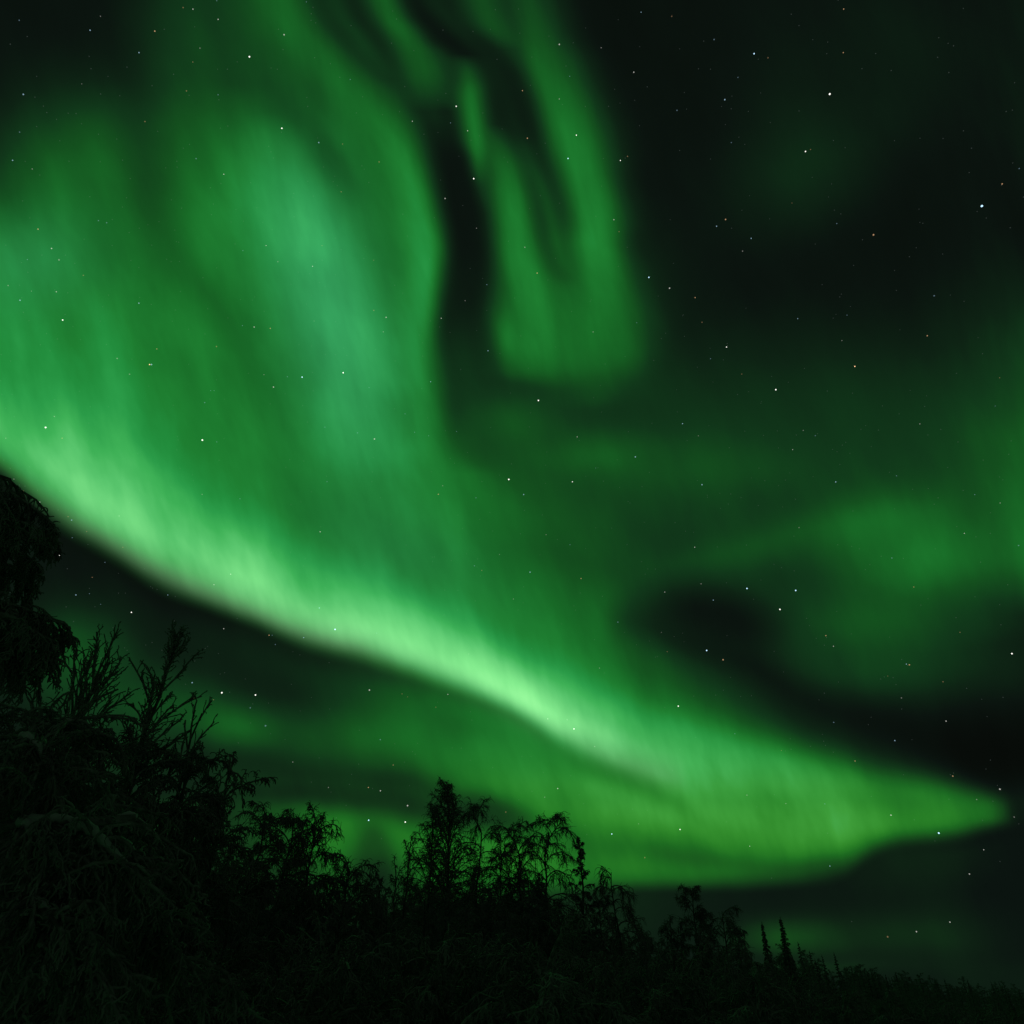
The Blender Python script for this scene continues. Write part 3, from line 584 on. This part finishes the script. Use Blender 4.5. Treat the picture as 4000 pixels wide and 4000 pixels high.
# ------------------------------------------------------------------ stars
# tile origin (thousandths of the chart), then x, y inside the tile, size 1-4, colour w / b / o
TILES = {
 (0, 0): [(145,153,2,'b'),(680,228,3,'b'),(758,123,2,'w'),(1168,235,3,'o'),(1382,57,2,'o'),(1456,69,3,'w'),(1646,146,3,'w'),(1636,5,2,'b'),(1882,428,4,'w'),(1049,397,3,'b'),(1509,363,2,'w'),(1455,468,2,'o'),(1240,221,1,'o'),(176,712,3,'b'),(277,576,1,'w'),(617,633,2,'w'),(687,518,1,'w'),(904,722,1,'b'),(1407,686,2,'o'),(1427,719,1,'b'),(1646,715,2,'b'),(1642,522,1,'w'),(1716,522,1,'w'),(1790,467,1,'w'),(353,850,1,'b'),(515,854,1,'o'),(574,857,2,'b'),(615,934,2,'b'),(1094,917,2,'o'),(148,997,2,'b'),(881,1049,1,'b'),(95,1210,3,'b'),(190,1218,1,'b'),(925,1208,2,'b'),(243,1275,2,'w'),(300,1321,2,'b'),(1383,1118,2,'w'),(1430,1090,1,'b'),(1480,1197,2,'b'),(1335,1217,1,'o'),(1251,1267,1,'o'),(1689,1315,3,'w'),(1667,1384,1,'b'),(983,1348,1,'w'),(1588,1417,1,'o'),(1719,951,1,'o'),(170,1516,1,'b'),(1610,1540,1,'w'),(743,1665,2,'b'),(805,1681,2,'b'),(847,1657,1,'b'),(225,1645,1,'b'),(287,1729,3,'o'),(389,1875,3,'w'),(635,1805,1,'o'),(1051,1722,1,'b'),(1116,1696,1,'w'),(1200,1673,1,'w'),(974,1755,1,'b'),(1744,1675,1,'b'),(1838,1669,1,'b'),(1833,1891,2,'b'),(1781,1581,1,'o'),(1332,1824,1,'o'),(846,1852,1,'o')],
 (1000, 0): [(380,14,2,'b'),(212,262,3,'w'),(204,374,1,'b'),(711,600,2,'b'),(195,968,4,'w'),(474,1076,3,'b'),(384,736,1,'b'),(955,865,2,'b'),(1123,653,2,'o'),(1180,915,3,'w'),(1511,802,4,'w'),(1433,705,1,'w'),(1468,927,2,'b'),(1597,987,3,'w'),(1712,852,1,'o'),(1373,1000,1,'b'),(1643,1348,4,'w'),(1427,1498,3,'w'),(1561,1550,1,'b'),(1664,1722,2,'w'),(653,1087,2,'o'),(929,1222,2,'o'),(510,1260,2,'b'),(816,1277,1,'b'),(852,1377,1,'b'),(583,1370,2,'w'),(613,1401,1,'w'),(643,1447,2,'o'),(433,1480,1,'o'),(76,1853,3,'w'),(498,1854,2,'o'),(598,1797,1,'w'),(642,1883,1,'w'),(827,1860,1,'w'),(96,1105,1,'b'),(113,1146,1,'w'),(114,513,1,'b'),(1023,326,1,'b'),(1192,382,1,'b'),(1411,227,1,'w'),(1108,1616,1,'o'),(1142,1781,1,'o'),(1346,1644,1,'b'),(1898,1223,1,'b'),(1906,1820,1,'b'),(757,852,1,'b')],
 (2000, 0): [(357,335,3,'w'),(462,323,1,'w'),(279,273,1,'o'),(49,68,1,'w'),(435,576,2,'b'),(407,498,1,'b'),(79,684,3,'o'),(357,747,2,'w'),(486,1020,4,'w'),(116,1043,3,'o'),(423,1196,4,'b'),(690,1196,2,'w'),(818,1211,4,'w'),(872,1180,2,'o'),(769,1658,3,'w'),(808,1748,2,'o'),(97,1866,2,'w'),(187,1161,1,'o'),(134,1575,1,'w'),(359,1533,1,'o'),(869,1866,1,'b'),(673,360,2,'w'),(801,149,1,'w'),(974,92,3,'b'),(1206,123,2,'o'),(964,352,1,'w'),(919,545,3,'w'),(1525,298,2,'b'),(1447,310,1,'b'),(1827,405,4,'b'),(1705,584,2,'b'),(1407,519,1,'w'),(1498,522,1,'w'),(1606,752,3,'b'),(1660,725,2,'b'),(1654,821,1,'b'),(1245,833,2,'b'),(1317,823,1,'w'),(815,778,1,'w'),(775,674,1,'b'),(1655,1076,2,'b'),(1757,1090,1,'w'),(1265,1136,1,'w'),(1498,1200,1,'w'),(1612,1656,3,'o'),(1544,1707,3,'b'),(1657,1722,1,'w'),(1805,1799,3,'b'),(1740,1895,2,'w'),(1194,1658,1,'w'),(1793,1477,1,'b'),(962,949,1,'w'),(632,1633,1,'b')],
 (3000, 0): [(571,68,3,'o'),(568,397,3,'o'),(0,436,2,'o'),(466,710,4,'w'),(283,1143,4,'w'),(321,1128,2,'o'),(234,837,1,'w'),(181,1532,2,'o'),(456,1487,1,'b'),(519,1687,2,'b'),(550,1614,1,'b'),(796,1772,3,'o'),(713,1809,1,'b'),(1147,1043,2,'o'),(1321,1045,1,'o'),(1475,987,1,'w'),(1365,547,2,'w'),(1359,327,1,'o'),(1614,1555,4,'b'),(1767,1388,3,'o'),(1896,1272,2,'b'),(1861,624,1,'b'),(813,404,1,'w'),(494,1060,1,'w'),(1318,1917,1,'b'),(234,193,1,'w'),(1474,64,1,'w'),(1146,1678,1,'b'),(12,1652,1,'w'),(1847,1230,1,'w')],
 (0, 1000): [(207,27,2,'b'),(445,29,2,'w'),(988,33,2,'b'),(1258,25,1,'b'),(1355,41,1,'o'),(1636,90,1,'o'),(629,146,2,'o'),(61,223,2,'w'),(148,220,1,'b'),(237,265,2,'w'),(425,270,3,'w'),(511,278,1,'b'),(151,334,3,'b'),(176,425,2,'b'),(473,483,4,'w'),(757,492,2,'b'),(819,295,1,'b'),(1055,313,2,'o'),(1048,356,3,'b'),(1141,366,2,'b'),(1568,398,1,'b'),(1815,328,1,'b'),(1830,525,2,'b'),(1918,536,3,'w'),(1720,467,1,'o'),(1183,701,3,'o'),(1634,683,2,'o'),(884,773,2,'w'),(995,778,1,'b'),(1129,819,4,'o'),(1143,819,3,'b'),(1424,817,1,'b'),(978,892,2,'w'),(79,792,1,'b'),(305,670,1,'w'),(5,942,1,'b'),(433,626,1,'b'),(607,631,1,'b'),(598,1021,1,'b'),(1590,1016,2,'b'),(1616,1016,2,'b'),(1545,1106,2,'b'),(1585,1080,1,'b'),(1696,1080,1,'o'),(1308,1127,1,'b'),(820,1138,1,'w'),(682,1138,1,'w'),(410,1211,2,'w'),(344,1294,4,'w'),(479,1320,1,'w'),(469,1375,2,'o'),(44,1375,2,'w'),(1527,1389,4,'w'),(1636,1403,2,'b'),(1691,1376,1,'w'),(1039,1491,1,'w'),(1654,1541,2,'o'),(28,1540,1,'b'),(223,1591,2,'w'),(893,1693,1,'w'),(1459,1696,2,'b'),(1452,1652,1,'o'),(1290,1745,1,'w'),(1525,1799,2,'w'),(105,1684,2,'w'),(176,1773,2,'o'),(299,1858,3,'w'),(1053,1767,1,'w'),(1811,1832,2,'b'),(761,1906,2,'b'),(1547,588,1,'w'),(1875,886,1,'o')],
 (1000, 1000): [(427,78,3,'w'),(165,43,2,'w'),(318,122,1,'w'),(888,32,2,'o'),(600,142,1,'b'),(521,233,1,'w'),(1710,170,1,'w'),(1742,216,2,'b'),(839,319,1,'b'),(889,410,2,'o'),(1578,337,2,'w'),(982,463,3,'w'),(1398,470,3,'w'),(438,491,2,'w'),(602,496,1,'o'),(108,546,3,'o'),(961,572,2,'w'),(1231,597,1,'w'),(1751,715,3,'b'),(1050,792,2,'w'),(1545,856,2,'b'),(658,881,4,'w'),(60,895,2,'w'),(425,879,1,'w'),(348,914,4,'b'),(237,911,2,'b'),(132,989,3,'w'),(220,1040,2,'o'),(853,993,2,'b'),(1318,949,3,'b'),(1251,1000,1,'w'),(831,1137,1,'w'),(1045,1153,2,'w'),(1125,1191,2,'b'),(520,1291,2,'b'),(388,1254,1,'w'),(766,1335,2,'b'),(894,1381,3,'w'),(1197,1330,2,'b'),(1303,1357,2,'b'),(1514,1324,2,'b'),(1771,1295,1,'w'),(765,1562,2,'w'),(878,1630,1,'b'),(254,1537,1,'b'),(536,1703,2,'b'),(362,1547,1,'o'),(1908,1686,4,'w'),(1409,1734,2,'w'),(1376,1798,3,'o'),(1660,1825,2,'b'),(1497,1564,1,'b'),(1466,1528,1,'b'),(1705,1702,1,'w'),(352,1130,1,'b'),(107,1116,1,'w'),(1256,655,1,'w'),(684,751,1,'w'),(418,1779,1,'b')],
 (2000, 1000): [(1033,161,4,'b'),(1189,243,3,'w'),(1103,303,1,'w'),(1382,314,3,'o'),(190,129,3,'o'),(271,181,1,'w'),(449,418,1,'w'),(590,342,1,'w'),(941,503,2,'b'),(612,573,2,'w'),(67,603,1,'b'),(329,687,1,'w'),(1619,687,4,'w'),(1624,661,2,'b'),(1434,500,2,'o'),(1498,775,2,'b'),(1070,788,1,'o'),(703,815,2,'b'),(853,758,1,'b'),(1734,891,2,'o'),(667,978,1,'b'),(1882,1099,1,'b'),(199,1090,4,'w'),(141,1183,1,'b'),(676,1178,1,'w'),(1287,1265,3,'b'),(1056,1262,1,'w'),(1407,1357,2,'w'),(1322,1394,1,'b'),(1247,1177,1,'w'),(492,1365,3,'w'),(1640,1447,2,'b'),(1897,1354,1,'w'),(262,1479,2,'b'),(931,1516,3,'b'),(794,1538,1,'b'),(632,1600,2,'b'),(190,1413,1,'b'),(557,1662,1,'w'),(456,1704,4,'w'),(253,1716,1,'w'),(812,1746,2,'b'),(1434,1726,3,'b'),(88,1800,3,'b'),(981,1741,1,'w'),(1474,1806,1,'w'),(1728,1823,1,'w'),(1651,1796,1,'w'),(1806,1675,1,'w'),(1574,1904,1,'w'),(123,848,1,'w'),(1160,583,1,'w'),(1293,444,1,'w')],
 (3000, 1000): [(224,473,3,'b'),(408,216,2,'o'),(554,288,2,'o'),(596,446,2,'b'),(513,440,1,'b'),(492,469,1,'o'),(622,381,1,'w'),(558,638,2,'w'),(996,557,2,'b'),(1202,602,3,'o'),(1254,300,2,'b'),(1480,342,1,'b'),(655,833,4,'o'),(275,848,1,'w'),(59,1009,4,'w'),(27,908,1,'w'),(153,952,2,'b'),(1748,919,2,'o'),(1715,1132,2,'b'),(1146,1267,2,'w'),(1304,1308,1,'b'),(266,1316,2,'w'),(374,1341,1,'w'),(357,1356,2,'b'),(186,1461,3,'w'),(587,1406,2,'b'),(561,1427,1,'w'),(618,1489,2,'w'),(779,1439,1,'b'),(701,1308,1,'b'),(132,1691,2,'o'),(511,1705,3,'b'),(970,1659,2,'b'),(1560,1801,2,'b'),(1752,1864,2,'w'),(1284,1825,1,'w'),(1092,1760,1,'w'),(641,1924,1,'b'),(340,1665,1,'w'),(448,1019,1,'w'),(637,1035,1,'w'),(1619,737,1,'w'),(1422,885,1,'w'),(1624,1540,1,'w')],
 (0, 2000): [(514,35,2,'o'),(541,61,3,'b'),(899,30,2,'w'),(654,147,2,'o'),(545,194,2,'b'),(664,245,1,'o'),(451,325,4,'w'),(927,266,2,'o'),(792,380,2,'b'),(696,493,2,'o'),(1089,429,1,'b'),(1741,469,3,'w'),(1615,549,3,'w'),(573,626,3,'b'),(675,577,1,'w'),(675,616,2,'b'),(1266,626,3,'b'),(1322,637,1,'o'),(1151,574,2,'w'),(1185,584,1,'b'),(894,612,1,'w'),(946,612,1,'w'),(760,696,2,'b'),(499,716,1,'w'),(992,757,4,'w'),(555,826,2,'w'),(1315,822,1,'w'),(1688,881,3,'w'),(853,873,1,'b'),(1148,985,1,'w'),(1100,1004,1,'w'),(1222,1043,1,'b'),(1567,1014,1,'w'),(1549,1029,1,'w'),(1450,1288,3,'b'),(1695,1213,1,'w'),(1661,1223,1,'w'),(1851,1260,1,'w'),(1674,1364,4,'w'),(1733,1360,2,'w'),(1928,1381,4,'w'),(1462,1406,2,'o'),(1611,1417,2,'o'),(1907,1448,2,'b'),(1889,1478,2,'b'),(1891,1592,1,'w'),(500,1522,4,'w'),(512,1283,2,'w'),(440,1266,1,'b'),(709,1105,1,'w'),(1078,1331,1,'b'),(1217,1273,2,'w')],
 (1000, 2000): [(484,149,3,'w'),(360,407,1,'w'),(487,112,1,'b'),(478,724,3,'b'),(597,886,4,'b'),(910,914,2,'b'),(99,930,3,'o'),(122,930,2,'b'),(360,948,3,'b'),(146,1000,2,'b'),(331,1078,2,'w'),(268,1300,1,'b'),(334,1501,2,'b'),(418,1399,2,'w'),(856,1344,3,'w'),(1102,1373,2,'o'),(1145,1395,2,'o'),(1448,1376,3,'w'),(1357,1473,2,'o'),(1205,680,2,'w'),(1424,589,2,'b'),(818,397,1,'b'),(1330,340,1,'b'),(1704,441,2,'o'),(1648,406,2,'b'),(1668,414,1,'b'),(1695,483,1,'b'),(1838,321,2,'w'),(1688,55,1,'b'),(1605,1071,2,'w'),(1631,1082,1,'w'),(72,1613,2,'b'),(938,1718,2,'b'),(1201,1828,2,'o'),(1181,1809,1,'o'),(1550,1782,1,'o'),(277,1886,2,'w'),(109,1673,1,'w'),(1035,1910,2,'o'),(1019,93,1,'b'),(1525,23,1,'b'),(371,350,1,'o'),(225,467,1,'b'),(532,507,1,'b'),(1420,776,1,'w'),(1629,1570,1,'w'),(1618,1508,1,'w')],
 (2000, 2000): [(257,171,2,'w'),(228,22,1,'b'),(751,121,2,'b'),(438,247,2,'b'),(556,276,1,'b'),(136,454,3,'b'),(521,502,3,'o'),(868,246,1,'b'),(1379,266,3,'w'),(1550,264,1,'b'),(1769,250,1,'o'),(1153,604,3,'w'),(1427,542,2,'w'),(1773,577,4,'b'),(1519,665,3,'b'),(799,831,2,'b'),(516,611,1,'b'),(683,636,1,'b'),(1082,430,1,'w'),(1025,430,1,'w'),(1310,145,1,'w'),(1469,1045,4,'b'),(1171,1054,2,'o'),(1593,1115,3,'o'),(1127,909,2,'w'),(1224,940,1,'w'),(1038,973,1,'b'),(1096,1090,1,'w'),(660,1178,2,'w'),(696,1215,1,'w'),(373,1231,2,'w'),(1255,1465,4,'w'),(270,1561,3,'w'),(416,1568,2,'w'),(468,1637,4,'w'),(624,1770,2,'w'),(1807,1387,2,'w'),(1682,1673,2,'b'),(143,1846,2,'b'),(1648,1248,1,'w'),(1372,1390,1,'w'),(11,657,2,'w'),(84,685,1,'w'),(46,740,1,'w'),(150,1033,1,'w'),(480,740,1,'w'),(940,1002,1,'w')],
 (3000, 2000): [(234,118,2,'w'),(209,592,4,'b'),(90,735,4,'w'),(735,434,2,'b'),(935,347,2,'b'),(1021,350,1,'w'),(1100,566,2,'o'),(1425,110,2,'b'),(1482,161,3,'w'),(1569,187,1,'b'),(1891,253,2,'b'),(1208,655,2,'b'),(1419,797,1,'w'),(1449,908,2,'o'),(437,933,3,'o'),(426,1005,2,'b'),(494,1013,3,'w'),(904,1238,2,'o'),(1044,1148,3,'b'),(1067,1153,3,'o'),(1321,1281,2,'o'),(1841,1069,4,'w'),(1007,1403,2,'w'),(1344,1578,3,'w'),(957,1725,3,'b'),(496,1588,2,'b'),(434,1761,2,'o'),(174,1790,2,'w'),(101,1800,2,'o'),(320,1768,1,'w'),(657,1879,3,'o'),(966,1302,1,'w'),(425,1367,1,'w'),(291,802,1,'w'),(197,444,1,'o'),(101,420,1,'w'),(1613,1413,1,'w'),(46,1052,1,'w'),(118,1207,1,'w'),(1009,1487,1,'w')],
 (0, 3000): [],
 (1000, 3000): [(1029,333,0,'w')],
 (2000, 3000): [(345,155,3,'w'),(247,220,2,'w'),(752,155,2,'w'),(151,175,1,'o'),(956,422,2,'w'),(1268,464,4,'w'),(753,498,4,'b'),(1002,676,2,'o'),(1773,205,2,'w'),(1794,590,3,'w'),(552,433,1,'o'),(1021,318,1,'w'),(715,46,1,'o')],
 (3000, 3000): [(49,201,2,'w'),(135,268,2,'w'),(429,271,2,'b'),(928,356,3,'w'),(1395,61,3,'o'),(1750,160,3,'w'),(1575,238,2,'w'),(1289,491,4,'b'),(1858,370,2,'w'),(1628,617,3,'w'),(1751,705,1,'w'),(1520,800,3,'w'),(467,740,3,'b'),(632,1159,2,'o'),(1373,1163,3,'w'),(1120,1235,3,'w'),(903,1274,2,'o'),(27,831,1,'w'),(1023,51,1,'w')],
}
EXTRA = [(1.439,3.076,3,'o'),(1.486,3.089,3,'w'),(1.283,3.076,2,'w'),(1.293,3.094,1,'w'),(1.592,3.147,3,'w'),(1.440,3.204,4,'b'),(1.583,3.211,4,'w'),(1.976,3.172,2,'o'),(1.378,3.38,2,'w'),(1.216,3.055,2,'b'),(1.365,3.064,1,'o'),(1.536,2.988,2,'o'),(1.455,3.08,1,'w'),(1.144,2.977,2,'w'),(1.352,3.146,1,'w')]
RS = 8000.0
def star_mat(name, rgb, e):
    m = bpy.data.materials.new(name); m.use_nodes = True; nt = m.node_tree; nt.nodes.clear()
    em = nt.nodes.new('ShaderNodeEmission'); em.inputs[0].default_value = (*rgb, 1); em.inputs[1].default_value = e
    tr = nt.nodes.new('ShaderNodeBsdfTransparent'); ad = nt.nodes.new('ShaderNodeAddShader'); out = nt.nodes.new('ShaderNodeOutputMaterial')
    nt.links.new(em.outputs[0], ad.inputs[0]); nt.links.new(tr.outputs[0], ad.inputs[1]); nt.links.new(ad.outputs[0], out.inputs[0])
    try: m.cycles.emission_sampling = 'NONE'
    except Exception: pass
    return m
RGB = {'w': (1, .98, .9), 'b': (.5, .78, 1), 'o': (1, .58, .3)}
# radius as an angle, brightness: a point light spread over about a pixel, as the lens does
SIZE = {4: (.00088, 1.5), 3: (.00074, .45), 2: (.00066, .17), 1: (.0006, .07)}
def ico(name, mat, r):
    bm = bmesh.new(); bmesh.ops.create_icosphere(bm, subdivisions=1, radius=r)
    me = bpy.data.meshes.new(name); bm.to_mesh(me); bm.free(); me.materials.append(mat); return me
SM = {(s, c): ico('star', star_mat('starlight_%s_%d' % ({'w': 'white', 'b': 'blue', 'o': 'orange'}[c], s), RGB[c], SIZE[s][1] * .5), RS * SIZE[s][0]) for s in SIZE for c in RGB}
ALL = []
for (ox, oy), L in TILES.items():
    for x, y, s, c in L:
        if s: ALL.append(((ox + x / 1.932) / 1000, (oy + y / 1.932) / 1000, s, c))
ALL += EXTRA
ALL = [a for a in ALL if not (a[0] < 1.0 and a[1] > 2.9)]
rs = random.Random(9)
ALL.sort(key=lambda a: (-a[2], rs.random()))
indiv, rest = ALL[:300], ALL[300:]
CN = {'w': 'white', 'b': 'bluish', 'o': 'orange'}
def place_word(u, v):
    h = 'far left' if u < .5 else 'left' if u < 1.3 else 'middle' if u < 2.4 else 'right' if u < 3.3 else 'far right'
    w = 'top' if v < .5 else 'upper' if v < 1.3 else 'mid height' if v < 2.2 else 'lower' if v < 3.0 else 'bottom'
    return w + ' ' + h
cnt = {}
bright = [a for a in indiv if a[2] == 4]
for i, (u, v, s, c) in enumerate(indiv):
    d = sky_dir(u, v)
    o = bpy.data.objects.new('star', SM[(s, c)]); COL.objects.link(o)
    o.location = Vector((0, 0, CAM_Z)) + d * RS
    k = rs.lognormvariate(0, .16); o.scale = (k, k, k)
    if s >= 4:
        key = (c, place_word(u, v)); k = cnt.get(key, 0); cnt[key] = k + 1
        same = sorted([a for a in bright if (a[3], place_word(a[0], a[1])) == key], key=lambda a: a[0])
        lab = 'one of the brightest %s stars, in the %s of the sky' % (CN[c], place_word(u, v))
        if len(same) > 1: lab = '%s from the left of the brightest %s stars in the %s sky' % (['first', 'second', 'third', 'fourth', 'fifth', 'sixth', 'seventh'][same.index((u, v, s, c))], CN[c], place_word(u, v))
        tag(o, lab, 'star', 'brightest stars in the night sky')
    else:
        w = {3: 'clear small', 2: 'faint small', 1: 'barely visible'}[s]
        tag(o, '%s %s star in the %s of the night sky' % (w, CN[c], place_word(u, v)), 'star', '%s %s stars in the %s of the sky' % (w, CN[c], place_word(u, v)))
# the faintest stars, past the three hundred that show most
def many(name, pts, r, rgb, e):
    bm = bmesh.new()
    for d in pts:
        m4 = Matrix.Translation(Vector((0, 0, CAM_Z)) + d * RS)
        bmesh.ops.create_icosphere(bm, subdivisions=1, radius=RS * r * rs.uniform(.85, 1.1), matrix=m4)
    me = bpy.data.meshes.new(name); bm.to_mesh(me); bm.free(); me.materials.append(star_mat('starlight_faint', rgb, e))
    o = bpy.data.objects.new(name, me); COL.objects.link(o)
    tag(o, 'countless faintest stars scattered over the whole aurora sky', 'stars', None, 'stuff')
    return o
pts = [sky_dir(u, v) for u, v, s, c in rest]
for _ in range(480): pts.append(sky_dir(rs.uniform(0, 4), rs.uniform(0, 3.3)))
fs = many('faint_stars', pts, .00055, (.8, .95, .9), .02)
